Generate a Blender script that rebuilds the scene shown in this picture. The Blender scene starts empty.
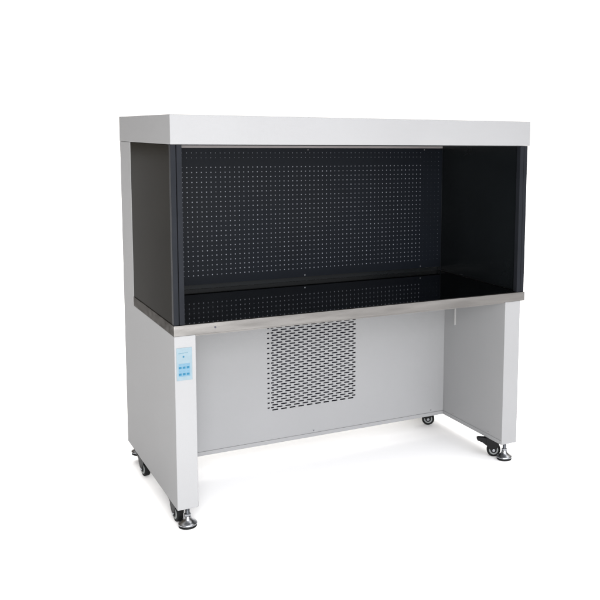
import bpy, bmesh, math, random
from mathutils import Vector, Matrix
random.seed(4)
S = bpy.context.scene
C = S.collection

# ------------------------------------------------------------------ materials
def mat(name, col, rough=.5, metal=0.0, spec=.5, bump=0.0, bscale=300, var=0.0, vscale=3, coat=0.0, stretch=None, crough=.05, tint=1.0):
    m = bpy.data.materials.new(name); m.use_nodes = True
    nt = m.node_tree; p = nt.nodes['Principled BSDF']
    p.inputs['Base Color'].default_value = (*col, 1)
    p.inputs['Roughness'].default_value = rough
    p.inputs['Metallic'].default_value = metal
    p.inputs['Specular IOR Level'].default_value = spec
    if metal: p.inputs['Specular Tint'].default_value = (tint, tint, tint, 1)
    p.inputs['Coat Weight'].default_value = coat
    p.inputs['Coat Roughness'].default_value = crough
    tc = nt.nodes.new('ShaderNodeTexCoord')
    mp = nt.nodes.new('ShaderNodeMapping'); nt.links.new(tc.outputs['Object'], mp.inputs['Vector'])
    if stretch: mp.inputs['Scale'].default_value = stretch
    if var:
        n = nt.nodes.new('ShaderNodeTexNoise'); n.inputs['Scale'].default_value = vscale
        n.inputs['Detail'].default_value = 5
        nt.links.new(mp.outputs['Vector'], n.inputs['Vector'])
        r = nt.nodes.new('ShaderNodeMapRange')
        r.inputs['From Min'].default_value = .3; r.inputs['From Max'].default_value = .7
        r.inputs['To Min'].default_value = 1 - var; r.inputs['To Max'].default_value = 1 + var
        nt.links.new(n.outputs['Fac'], r.inputs['Value'])
        mx = nt.nodes.new('ShaderNodeVectorMath'); mx.operation = 'SCALE'
        mx.inputs[0].default_value = col
        nt.links.new(r.outputs['Result'], mx.inputs['Scale'])
        nt.links.new(mx.outputs['Vector'], p.inputs['Base Color'])
        r2 = nt.nodes.new('ShaderNodeMapRange')
        r2.inputs['From Min'].default_value = .3; r2.inputs['From Max'].default_value = .7
        r2.inputs['To Min'].default_value = max(.02, rough * (1 - var)); r2.inputs['To Max'].default_value = min(1, rough * (1 + var))
        nt.links.new(n.outputs['Fac'], r2.inputs['Value'])
        nt.links.new(r2.outputs['Result'], p.inputs['Roughness'])
    if bump:
        n = nt.nodes.new('ShaderNodeTexNoise'); n.inputs['Scale'].default_value = bscale
        n.inputs['Detail'].default_value = 3
        nt.links.new(mp.outputs['Vector'], n.inputs['Vector'])
        b = nt.nodes.new('ShaderNodeBump'); b.inputs['Strength'].default_value = bump; b.inputs['Distance'].default_value = .001
        nt.links.new(n.outputs['Fac'], b.inputs['Height'])
        nt.links.new(b.outputs['Normal'], p.inputs['Normal'])
    return m

PA = .236
M = dict(
    paint=mat('powder_coated_steel', (PA * .99, PA, PA * 1.02), .5, spec=.05, bump=.3, bscale=380, var=.03, vscale=2.0),
    panel=mat('dark_perforated_steel', (.0030, .0044, .0072), .5, spec=.12, var=.12, vscale=4),
    black=mat('black_satin_panel', (.0048, .0060, .0068), .24, spec=.22, var=.2, vscale=3),
    glass=mat('smoked_glass', (.0085, .0076, .0058), .16, spec=.002, var=.3, vscale=2.2),
    post=mat('dark_aluminium_profile', (.0118, .0130, .0158), .42, spec=.03, var=.1, vscale=8),
    steel=mat('brushed_stainless_steel', (.170, .165, .160), .36, 1.0, bump=.25, bscale=60, var=.16, vscale=4.5, stretch=(1.2, 5, 9), tint=.22),
    mirror=mat('polished_worktop_steel', (.062, .067, .065), .035, 1.0, var=.5, vscale=5, stretch=(1, 1, 1)),
    filt=mat('pale_filter_screen', (.155, .165, .19), .6, var=.35, vscale=90),
    rail=mat('grey_galvanised_rail', (.22, .205, .205), .5, 0, spec=.2, var=.1, vscale=6),
    void=mat('dark_duct_lining', (.028, .028, .042), .8),
    chrome=mat('zinc_plated_steel', (.30, .31, .33), .26, 1.0, var=.18, vscale=60),
    rubber=mat('black_rubber', (.0045, .0048, .005), .6, spec=.12, var=.15, vscale=50),
    plastic=mat('black_nylon', (.004, .004, .0045), .45, spec=.15, var=.1, vscale=50),
    hub=mat('grey_nylon_hub', (.17, .18, .18), .45, spec=.2, var=.08, vscale=50),
    sticker=mat('pale_blue_overlay', (.150, .200, .228), .35, spec=.15, var=.05, vscale=40),
    cyan=mat('bright_blue_overlay', (.095, .172, .23), .35, spec=.15, var=.05, vscale=60),
    btn=mat('blue_button_ink', (.018, .10, .17), .4, spec=.1),
    ink=mat('grey_blue_ink', (.07, .15, .19), .4, spec=.1),
    wht=mat('white_clip_plastic', (.26, .26, .26), .4),
)

# ------------------------------------------------------------------ helpers
def new(): return bmesh.new()
def box(bm, a, b, mi=0):
    x0, y0, z0 = a; x1, y1, z1 = b
    v = [bm.verts.new(p) for p in ((x0,y0,z0),(x1,y0,z0),(x1,y1,z0),(x0,y1,z0),(x0,y0,z1),(x1,y0,z1),(x1,y1,z1),(x0,y1,z1))]
    for f in ((0,3,2,1),(4,5,6,7),(0,1,5,4),(1,2,6,5),(2,3,7,6),(3,0,4,7)):
        bm.faces.new([v[i] for i in f]).material_index = mi
def prism_x(bm, pts, x0, x1):            # pts = (y, z) outline
    a = [bm.verts.new((x0, y, z)) for y, z in pts]; b = [bm.verts.new((x1, y, z)) for y, z in pts]
    bm.faces.new(a); bm.faces.new(b[::-1])
    n = len(pts)
    for i in range(n):
        bm.faces.new((a[i], b[i], b[(i+1) % n], a[(i+1) % n]))
def cyl(bm, c, ax, r, h, seg=24, r2=None, mi=0):
    m = Vector((0, 0, 1)).rotation_difference(Vector(ax)).to_matrix().to_4x4()
    m.translation = Vector(c)
    res = bmesh.ops.create_cone(bm, cap_ends=True, segments=seg, radius1=r, radius2=r if r2 is None else r2, depth=h, matrix=m)
    for v in res['verts']:
        for f in v.link_faces: f.material_index = mi
def lathe(bm, prof, seg=40, c=(0, 0, 0)):
    rings = []
    for r, z in prof:
        rings.append([bm.verts.new((c[0] + r*math.cos(2*math.pi*i/seg), c[1] + r*math.sin(2*math.pi*i/seg), c[2] + z)) for i in range(seg)])
    for a, b in zip(rings, rings[1:]):
        for i in range(seg):
            bm.faces.new((a[i], a[(i+1) % seg], b[(i+1) % seg], b[i]))
    bm.faces.new(rings[0][::-1]); bm.faces.new(rings[-1])
def obj(name, bm, m, parent=None, bev=0.0, smooth=False, label=None):
    bmesh.ops.recalc_face_normals(bm, faces=bm.faces)
    me = bpy.data.meshes.new(name); bm.to_mesh(me); bm.free()
    for k in (m if isinstance(m, (list, tuple)) else [m]): me.materials.append(k)
    o = bpy.data.objects.new(name, me); C.objects.link(o)
    if parent is not None: o.parent = parent
    if smooth:
        for p in me.polygons: p.use_smooth = True
        try: me.set_sharp_from_angle(angle=math.radians(35))
        except Exception: pass
    if bev:
        md = o.modifiers.new('bevel', 'BEVEL'); md.width = bev; md.segments = 3; md.limit_method = 'ANGLE'
        md.angle_limit = math.radians(40); md.harden_normals = False
        for p in me.polygons: p.use_smooth = True
        try: me.set_sharp_from_angle(angle=math.radians(60))
        except Exception: pass
        w = o.modifiers.new('wn', 'WEIGHTED_NORMAL'); w.keep_sharp = True
    if label: o['label'] = label
    return o

# ------------------------------------------------------------------ measures (metres)
FL = .153                                   # floor height
W, D = 1.500, .801
ZT, ZB = 1.6274, 1.5273                     # hood top / bottom
ZW, ZW2 = .906, .869                        # worktop top / bottom
ZL = .241                                   # underside of legs
TL, TR, XR = .0751, 1.4037, 1.4821          # left leg inner face, right leg inner / outer face
YP, YG, YU = .4754, .6116, .6543            # lower panel, rear edge of side glass, perforated panel

bench = bpy.data.objects.new('laminar_flow_bench', None); C.objects.link(bench)
bench['label'] = 'pale grey clean air workbench with black perforated chamber, slotted lower panel and caster legs'
bench['category'] = 'clean bench'
bench.empty_display_size = .2
# (the Empty sits at the base of the thing; parts are modelled in world units)
bench.location = (.75, .4, FL)
INV = Matrix.Translation(-Vector(bench.location))
def part(*a, **k):
    o = obj(*a, **k); o.matrix_parent_inverse = Matrix.Identity(4)
    o.location = Vector(o.location) - Vector(bench.location); return o
def P(name, bm, m, parent=None, **k):
    """part directly under the bench (parent None) or sub-part of a part"""
    if parent is None:
        o = obj(name, bm, m, bench, **k); o.location = -Vector(bench.location)
    else:
        o = obj(name, bm, m, parent, **k)
    return o

# ---- hood
bm = new(); box(bm, (0, 0, ZB), (1.5096, D, ZT))
hood = P('hood', bm, M['paint'], bev=.0022)
bm = new(); box(bm, (.040, .004, ZB - .0035), (1.46, YU - .002, ZB - .0005))
P('hood_lining', bm, M['black'], hood)

# ---- cabinets at each side
def side(name, x0, x1, inner, label):
    bm = new()
    yg = YG if inner == x1 else YU + .0215
    prism_x(bm, [(0, ZL), (D - .003, ZL), (D - .003, ZB - .0004), (yg, ZB - .0004), (yg, ZW2 - .0005), (0, ZW2 - .0005)], x0, x1)
    o = P(name, bm, M['paint'], bev=.002, label=label)
    s = 1 if inner == x1 else -1
    # folded bottom lip on the inner face and small screws on it
    bm = new()
    a, b = sorted((inner + s*.0002, inner + s*.0022))
    box(bm, (a, .004, ZL + .0005), (b, YP - .004, ZL + .0175))
    P('bottom_lip', bm, M['paint'], o, bev=.0007)
    for y in (.10, .385):
        bm = new(); cyl(bm, (inner + s*.003, y, ZL + .026), (s, 0, 0), .0035, .002, 12, .0024)
        P('screw', bm, M['rail'], o, smooth=True)
    return o
cabL = side('side_cabinet', 0, TL, TL, 'side cabinet carrying the pale blue control panel')
cabR = side('side_cabinet', TR, XR, TR, 'side cabinet with a small white clip on its inner face')

# thin white clip on the right cabinet's inner face
bm = new(); box(bm, (TR - .009, .375, .694), (TR - .0003, .384, .80)); P('cable_clip', bm, M['wht'], cabR, bev=.0015)

# ---- rear housing between the cabinets
bm = new(); box(bm, (TL + .001, YU + .022, ZW2 + .002), (TR - .001, D - .006, ZB - .003))
box(bm, (XR + .0005, YU + .022, ZW2 + .002), (W - .0005, D - .006, ZB - .003))
P('rear_housing', bm, M['paint'])

# ---- worktop: mirror-like top, brushed folded front and side edge
bm = new()
box(bm, (-.0012, -.0035, ZW2), (W + .0012, 0.012, ZW))
box(bm, (-.0012, .012, ZW2), (.012, YG - .002, ZW))
box(bm, (W - .0108, .012, ZW2), (W + .0012, YU + .0205, ZW))
edge = P('worktop_edge', bm, M['steel'], bev=.0012)
bm = new(); box(bm, (.0122, .0122, ZW2 + .004), (W - .011, YU + .016, ZW - .0012))
P('worktop', bm, M['mirror'])
bm = new(); cyl(bm, (.1446, -.0042, .889), (0, -1, 0), .0036, .0016, 16)
P('screw', bm, M['void'], edge)
# strip standing in for the worktop's shadow under its edge, between the cabinets
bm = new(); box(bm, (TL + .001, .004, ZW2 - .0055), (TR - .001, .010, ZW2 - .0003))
P('shadow_strip', bm, M['steel'], edge)

# ---- chamber back wall: perforated sheet over a pale filter screen
X0, X1 = .0122, W - .0122
PZ0, PZ1 = .9255, 1.5025
cols = [.1350 + i * .02050 for i in range(61)]
rows = [.965 + k * .02075 for k in range(23)]
def hole_sheet():
    bm = new(); y = YU; h = .01; t = .0012
    px, pz = .0205, .02075
    gx0, gx1 = cols[0] - px/2, cols[-1] + px/2
    def rect(x0, z0, x1, z1):
        bm.faces.new([bm.verts.new(p) for p in ((x0,y,z0),(x1,y,z0),(x1,y,z1),(x0,y,z1))])
    def cell(cx, cz, r, hx, hz):
        N = 8
        outer = [(cx+hx, cz), (cx+hx, cz+hz), (cx, cz+hz), (cx-hx, cz+hz), (cx-hx, cz), (cx-hx, cz-hz), (cx, cz-hz), (cx+hx, cz-hz)]
        o = [bm.verts.new((a, y, b)) for a, b in outer]
        i_ = [bm.verts.new((cx + r*math.cos(k*math.pi/4), y, cz + r*math.sin(k*math.pi/4))) for k in range(N)]
        j_ = [bm.verts.new((cx + r*math.cos(k*math.pi/4), y + t, cz + r*math.sin(k*math.pi/4))) for k in range(N)]
        for k in range(N):
            q = (k+1) % N
            bm.faces.new((o[k], o[q], i_[q], i_[k])); bm.faces.new((i_[k], i_[q], j_[q], j_[k]))
    rr = [(z, .0026) for z in rows] + [(1.441, 0), (1.4615, .0017), (1.482, .0017)]  # smaller holes in the top rows stand in for the hood's shade
    for z, r in rr:
        if r == 0: rect(gx0, rows[-1] + pz/2, gx1, 1.4615 - .01025); continue
        if z > 1.43: hz = .01025
        else: hz = pz/2
        for c in cols: cell(c, z, r * random.uniform(.86, 1.1), px/2, hz)
        # faint extra column near the right corner
    zlo, zhi = rows[0] - pz/2, 1.482 + .01025
    rect(X0, PZ0, X1, zlo); rect(X0, zhi, X1, PZ1)
    rect(X0, zlo, gx0, zhi)
    n = int((zhi - zlo) / .0205)
    dz = (zhi - zlo) / n
    for c in range(5):                     # blind margin: much finer holes
        for k in range(n): cell(gx1 + px*(c+.5), zlo + dz*(k+.5), .0013 if c == 4 else .0009, px/2, dz/2)
    rect(gx1 + px*5, zlo, X1, zhi)
    # bottom return so the sheet reads as a folded tray
    bm.faces.new([bm.verts.new(p) for p in ((X0,y,PZ0),(X1,y,PZ0),(X1,y+.014,PZ0),(X0,y+.014,PZ0))])
    bmesh.ops.remove_doubles(bm, verts=bm.verts, dist=1e-5)
    return bm
sheet = P('perforated_panel', hole_sheet(), M['panel'])
bm = new(); box(bm, (X0 + .01, YU + .0016, rows[0] - .02), (X1 - .004, YU + .010, 1.500)); P('filter_screen', bm, M['filt'], sheet)
bm = new(); box(bm, (X0, YU + .0145, ZW - .0005), (X1, YU + .020, PZ0 + .03)); P('plinth', bm, M['black'], sheet)
bm = new(); box(bm, (X0, YU - .001, PZ1 + .0005), (X1, YU + .012, ZB - .004)); P('top_rail', bm, M['rail'], sheet)
bm = new(); box(bm, (1.4845, YU - .0035, ZW + .0005), (1.4868, YU - .0005, PZ1)); P('corner_strip', bm, M['post'], sheet)
for x in (.158, .765, 1.371):
    bm = new(); cyl(bm, (x, YU - .0015, .9335), (0, -1, 0), .0048, .003, 16, .003); P('screw', bm, M['chrome'], sheet, smooth=True)
for x in (.782, 1.385): 
    bm = new(); cyl(bm, (x, YU - .0012, 1.4955), (0, -1, 0), .0024, .002, 16, .0018); P('screw', bm, M['rail'], sheet, smooth=True)

# ---- side windows with two-strip front profiles
def window(xo, xi, label, s):
    bm = new(); a, b = sorted((xo + s*.0015, xi))
    box(bm, (a, .026, ZW + .0005), (b, (YG if s > 0 else YU + .0215), ZB - .0008))
    g = P('side_window', bm, M['glass'] if s > 0 else M['black'], label=label, bev=.0008)
    if s > 0:   # satin inner face of the near window
        bm = new(); box(bm, (xi + .0003, .026, ZW + .0005), (xi + .0013, YU - .002, ZB - .004)); P('window_lining', bm, M['black'], g)
    bm = new(); a, b = sorted((xo + s*.0008, xo + s*.0182)); box(bm, (a, .0015, ZW + .0005), (b, .0255, ZB - .0008))
    P('window_profile', bm, M['post'], g, bev=.0015)
    bm = new(); a, b = sorted((xo + s*.0182, xo + s*.0206)); box(bm, (a, .010, ZW + .0005), (b, .0255, ZB - .0008))
    P('rubber_seal', bm, M['rubber'], g)
    bm = new(); a, b = sorted((xo + s*.0206, xo + s*.0385)); box(bm, (a, .0, ZW + .0005), (b, .0255, ZB - .0012))
    P('window_profile', bm, M['post'], g, bev=.0015)
window(0, .0125, 'smoked side window, seen from outside', 1)
window(W, W - .0125, 'black side window, seen from inside', -1)

# ---- lower back panel with staggered slots
def slot_panel():
    bm = new(); t = .002
    zs0, zs1 = .387, .80
    xs0, xs1 = .505, .945
    pz, sh = .01087, .0060
    y0, y1 = YP, YP + t
    def b(x0, z0, x1, z1): box(bm, (x0, y0, z0), (x1, y1, z1))
    b(TL + .001, ZL + .0182, xs0, ZW2 - .002); b(xs1, ZL + .0182, TR - .001, ZW2 - .002)
    b(xs0, ZL + .0182, xs1, zs0)
    z = zs0; k = 0
    while z < zs1:
        if k % 2 == 0: sl = [(.538 + .04*i, .5645 + .04*i) for i in range(10)]
        else: sl = [(.5165, .5265), (.5325, .5450)] + [(.558 + .04*i, min(.5845 + .04*i, .9345)) for i in range(10)]
        x = xs0
        for a, c in sl:
            b(x, z, a, z + sh); x = c
        b(x, z, xs1, z + sh)
        b(xs0, z + sh, xs1, z + pz)
        z += pz; k += 1
    b(xs0, z, xs1, ZW2 - .002)
    return bm
back = P('lower_back_panel', slot_panel(), M['paint'])
bm = new(); box(bm, (TL + .001, YP - .0022, ZL + .0004), (TR - .001, YP + .012, ZL + .0172)); P('bottom_lip', bm, M['paint'], back, bev=.0008)
bm = new(); box(bm, (.48, YP + .035, .36), (.97, YP + .05, .83))
box(bm, (.48, YP + .0025, .355), (.97, YP + .035, .36))
box(bm, (.475, YP + .0025, .36), (.48, YP + .05, .83)); box(bm, (.97, YP + .0025, .36), (.975, YP + .05, .83))
P('vent_box', bm, M['void'], back)
for x, z in ((.73, .264), (1.335, .266)):
    bm = new(); cyl(bm, (x, YP - .001, z + .004), (0, -1, 0), .0034, .002, 12, .0024); P('screw', bm, M['chrome'], back, smooth=True)

# ---- control panel on the left cabinet
SX0, SX1, SZ0, SZ1 = .0065, .0610, .7115, .8270
bm = new(); box(bm, (SX0, -.0016, SZ0), (SX1, -.0002, SZ1))
cp = P('control_panel', bm, M['sticker'], bev=.0006, label='pale blue membrane panel with two rows of three buttons')
def px(u, v): return SX0 + (u - 176.4) * .00350, SZ1 - (v - 348.3) * .00363
bm = new(); a = px(178.2, 363.6); b_ = px(189.8, 376.3); box(bm, (a[0], -.0022, b_[1]), (b_[0], -.0017, a[1])); P('button_field', bm, M['cyan'], cp, bev=.0002)
bm = new()
for u in (178.9, 180.0, 181.1, 182.6, 183.6, 184.9, 186.0, 187.2):
    x, z = px(u, 353.6 - (u - 179) * .06); w = random.uniform(.0011, .0017)
    box(bm, (x - w, -.0021, z - .0011), (x + w, -.0017, z + .0011))
P('printed_heading', bm, M['ink'], cp)
bm = new(); x, z = px(183.3, 357.0); cyl(bm, (x, -.0022, z), (0, -1, 0), .0030, .0012, 16); P('indicator', bm, M['btn'], cp)
for v in (367.6, 374.0):
    for u in (179.7, 183.6, 187.6):
        x, z = px(u, v); bm = new(); box(bm, (x - .0048, -.0030, z - .0036), (x + .0048, -.0023, z + .0036)); P('button', bm, M['btn'], cp, bev=.0006)
        bm = new(); x, z = px(u, v - 2.9); box(bm, (x - .0017, -.0025, z - .0008), (x + .0017, -.0023, z + .0008)); P('button_mark', bm, M['ink'], cp)

# ---- casters and levelling feet
def caster(x, y, rz, label):
    e = bpy.data.objects.new('caster', None); C.objects.link(e); e.parent = bench; e.empty_display_size = .03
    e.location = Vector((x, y, FL)) - Vector(bench.location); e.rotation_euler = (0, 0, rz); e['label'] = label
    top = ZL - FL - .0005
    bm = new(); box(bm, (-.030, -.026, top - .003), (.030, .026, top)); P('mounting_plate', bm, M['plastic'], e, bev=.0008)
    bm = new(); cyl(bm, (0.004, 0, .0305), (0, 1, 0), .0305, .022, 40); w = P('wheel', bm, M['rubber'], e, bev=.003)
    bm = new(); cyl(bm, (0.004, 0, .0305), (0, 1, 0), .0205, .0275, 32)
    P('hub', bm, M['hub'], w, bev=.0015)
    bm = new(); cyl(bm, (0.004, 0, .0305), (0, 1, 0), .0140, .0285, 32); P('hub_cap', bm, M['plastic'], w, bev=.001)
    bm = new(); cyl(bm, (0.004, 0, .0305), (0, 1, 0), .0065, .0425, 20); P('axle', bm, M['chrome'], w, bev=.001)
    # fork: two tapered cheeks joined by a crown
    bm = new()
    for s in (-1, 1):
        pts = [(-.030, top - .004), (.026, top - .004), (.030, top - .022), (.012, .026), (.004, .0205), (-.006, .025), (-.028, top - .034)]
        ya, yb = s*.0158, s*.0185
        va = [bm.verts.new((p, ya, q)) for p, q in pts]; vb = [bm.verts.new((p, yb, q)) for p, q in pts]
        bm.faces.new(va); bm.faces.new(vb[::-1])
        for i in range(len(pts)):
            k = (i+1) % len(pts); bm.faces.new((va[i], vb[i], vb[k], va[k]))
    box(bm, (-.030, -.0158, top - .016), (.026, .0158, top - .004))
    P('fork', bm, M['plastic'], e, bev=.001)
    bm = new()
    pts = [(-.022, top - .004), (-.022, top - .042), (-.030, top - .036), (-.046, top - .024), (-.068, top - .015), (-.073, top - .007), (-.066, top - .003)]
    va = [bm.verts.new((p, -.015, q)) for p, q in pts]; vb = [bm.verts.new((p, .015, q)) for p, q in pts]
    bm.faces.new(va); bm.faces.new(vb[::-1])
    for i in range(len(pts)):
        k = (i+1) % len(pts); bm.faces.new((va[i], vb[i], vb[k], va[k]))
    P('brake_pedal', bm, M['plastic'], e, bev=.0015)
    return e
caster(.030, .118, math.radians(-86), 'caster behind the large plated foot, mostly under the cabinet')
caster(.026, .600, math.radians(-84), 'caster far back under the cabinet end')
caster(1.433, .106, math.radians(-32), 'caster beside the plated foot, wheel face turned to the front')
caster(1.392, .600, math.radians(-30), 'caster peeping out below the slotted panel')

def foot(x, y, lift, label):
    e = bpy.data.objects.new('levelling_foot', None); C.objects.link(e); e.parent = bench; e.empty_display_size = .03
    e.location = Vector((x, y, FL + lift)) - Vector(bench.location); e['label'] = label
    top = ZL - FL - lift - .0005
    bm = new(); lathe(bm, [(.029, 0), (.0322, .0015), (.0325, .006), (.031, .009)], 48); P('foot_pad', bm, M['rubber'], e, smooth=True)
    bm = new(); lathe(bm, [(.0325, .0093), (.0338, .0105), (.0338, .0135), (.0325, .0155), (.026, .0185), (.0165, .0265), (.0135, .031), (.0125, .036), (.011, .040)], 48)
    P('foot_disc', bm, M['chrome'], e, smooth=True)
    if top > .045:
        bm = new(); prof = []
        z = .0402
        while z < top - .0012: prof += [(.0068, z), (.0078, z + .0008)]; z += .0016
        prof.append((.0068, top))
        lathe(bm, prof, 24); P('threaded_stem', bm, M['chrome'], e)
        bm = new(); cyl(bm, (0, 0, .0448), (0, 0, 1), .0125, .008, 6); P('nut', bm, M['chrome'], e, bev=.0008)
    return e
foot(.0490, .052, 0, 'plated foot under the cabinet with the control panel')
foot(1.4560, .050, 0, 'plated foot beside the exposed caster wheel')
foot(.0400, .765, .034, 'raised foot at the far rear corner')
foot(1.4400, .765, .034, 'raised foot hidden behind the slotted panel')

# ------------------------------------------------------------------ floor
bm = new()
R = 60
bm.faces.new([bm.verts.new(p) for p in ((-R, -R, FL), (R, -R, FL), (R, R, FL), (-R, R, FL))])
fm = mat('white_studio_floor', (.95, .95, .948), 1.0, spec=0.0, var=.01, vscale=.5)
fl = obj('floor', bm, fm); fl['kind'] = 'structure'

# ------------------------------------------------------------------ studio light
w = bpy.data.worlds.new('World'); S.world = w; w.use_nodes = True
nt = w.node_tree; bg = nt.nodes['Background']
tc = nt.nodes.new('ShaderNodeTexCoord')
nrm = nt.nodes.new('ShaderNodeVectorMath'); nrm.operation = 'NORMALIZE'; nt.links.new(tc.outputs['Generated'], nrm.inputs[0])
def lobe(d, power, col):
    dt = nt.nodes.new('ShaderNodeVectorMath'); dt.operation = 'DOT_PRODUCT'; dt.inputs[1].default_value = Vector(d).normalized()
    nt.links.new(nrm.outputs[0], dt.inputs[0])
    mx = nt.nodes.new('ShaderNodeMath'); mx.operation = 'MAXIMUM'; mx.inputs[1].default_value = 0; nt.links.new(dt.outputs['Value'], mx.inputs[0])
    pw = nt.nodes.new('ShaderNodeMath'); pw.operation = 'POWER'; pw.inputs[1].default_value = power; nt.links.new(mx.outputs[0], pw.inputs[0])
    sc = nt.nodes.new('ShaderNodeVectorMath'); sc.operation = 'SCALE'; sc.inputs[0].default_value = col; nt.links.new(pw.outputs[0], sc.inputs['Scale'])
    return sc.outputs[0]
acc = None
base = nt.nodes.new('ShaderNodeCombineXYZ')
for i, c in enumerate((.16, .125, .09)): base.inputs[i].default_value = c
acc = base.outputs[0]
def backdrop(col):                                             # white sweep: behind the bench and to its right, with a soft left edge
    dt = nt.nodes.new('ShaderNodeVectorMath'); dt.operation = 'DOT_PRODUCT'; dt.inputs[1].default_value = (math.cos(.05), math.sin(.05), 0)
    nt.links.new(nrm.outputs[0], dt.inputs[0])
    a = nt.nodes.new('ShaderNodeMapRange'); a.interpolation_type = 'SMOOTHSTEP'
    a.inputs['From Min'].default_value = -.10; a.inputs['From Max'].default_value = .07; nt.links.new(dt.outputs['Value'], a.inputs['Value'])
    sp = nt.nodes.new('ShaderNodeSeparateXYZ'); nt.links.new(nrm.outputs[0], sp.inputs[0])
    b = nt.nodes.new('ShaderNodeMapRange'); b.interpolation_type = 'SMOOTHSTEP'
    b.inputs['From Min'].default_value = .2; b.inputs['From Max'].default_value = .6; nt.links.new(sp.outputs['Y'], b.inputs['Value'])
    mu = nt.nodes.new('ShaderNodeMath'); mu.operation = 'MULTIPLY'; nt.links.new(a.outputs['Result'], mu.inputs[0]); nt.links.new(b.outputs['Result'], mu.inputs[1])
    sc = nt.nodes.new('ShaderNodeVectorMath'); sc.operation = 'SCALE'; sc.inputs[0].default_value = col; nt.links.new(mu.outputs[0], sc.inputs['Scale'])
    return sc.outputs[0]
ad = nt.nodes.new('ShaderNodeVectorMath'); ad.operation = 'ADD'
nt.links.new(acc, ad.inputs[0]); nt.links.new(backdrop((1.1, 1.1, 1.1)), ad.inputs[1]); acc = ad.outputs[0]
for d, p_, c in [((.15, .1, 1), 7.0, (5.9, 5.86, 5.8)),          # overhead
                 ((.0, -1, .55), 8.0, (4.9, 5.0, 5.3))]:      # front fill
    ad = nt.nodes.new('ShaderNodeVectorMath'); ad.operation = 'ADD'
    nt.links.new(acc, ad.inputs[0]); nt.links.new(lobe(d, p_, c), ad.inputs[1]); acc = ad.outputs[0]
nt.links.new(acc, bg.inputs['Color']); bg.inputs['Strength'].default_value = 1.0

def area(name, loc, target, size, power, col=(1, 1, 1), sy=None):
    l = bpy.data.lights.new(name, 'AREA'); l.energy = power; l.size = size; l.color = col
    if sy: l.shape = 'RECTANGLE'; l.size_y = sy
    o = bpy.data.objects.new(name, l); C.objects.link(o); o.location = loc
    o.rotation_euler = (Vector(target) - Vector(loc)).to_track_quat('-Z', 'Y').to_euler()
    return o
area('softbox_lamp', (-.80, -2.75, 1.85), (.6, .2, .9), 0.6, 42, (1, .995, .99))
area('low_fill_lamp', (-.55, -2.9, .85), (.8, .4, .6), 0.6, 84, (1, .995, .985))  # added unseen fill, brightens the recess below the worktop

# ------------------------------------------------------------------ camera (matched to the photograph)
cam = bpy.data.cameras.new('camera'); co = bpy.data.objects.new('camera', cam); C.objects.link(co)
yaw, pitch, roll = .5158, -.1212, .0117
f = Vector((math.sin(yaw)*math.cos(pitch), math.cos(yaw)*math.cos(pitch), math.sin(pitch)))
r = Vector((math.cos(yaw), -math.sin(yaw), 0)); u = r.cross(f)
r2 = r*math.cos(roll) + u*math.sin(roll); u2 = u*math.cos(roll) - r*math.sin(roll)
m = Matrix((( r2.x, u2.x, -f.x, -.7613), (r2.y, u2.y, -f.y, -2.9221), (r2.z, u2.z, -f.z, 1.5729), (0, 0, 0, 1)))
co.matrix_world = m
cam.sensor_width = 36; cam.lens = 866.76 / 600 * 36
cam.shift_x = (300 - 401.73) / 600; cam.shift_y = (238.93 - 300) / 600
cam.clip_start = .05; cam.clip_end = 500
S.camera = co
S.render.resolution_x = S.render.resolution_y = 1024
S.view_settings.view_transform = 'Standard'; S.view_settings.look = 'None'; S.view_settings.exposure = 0; S.view_settings.gamma = 1
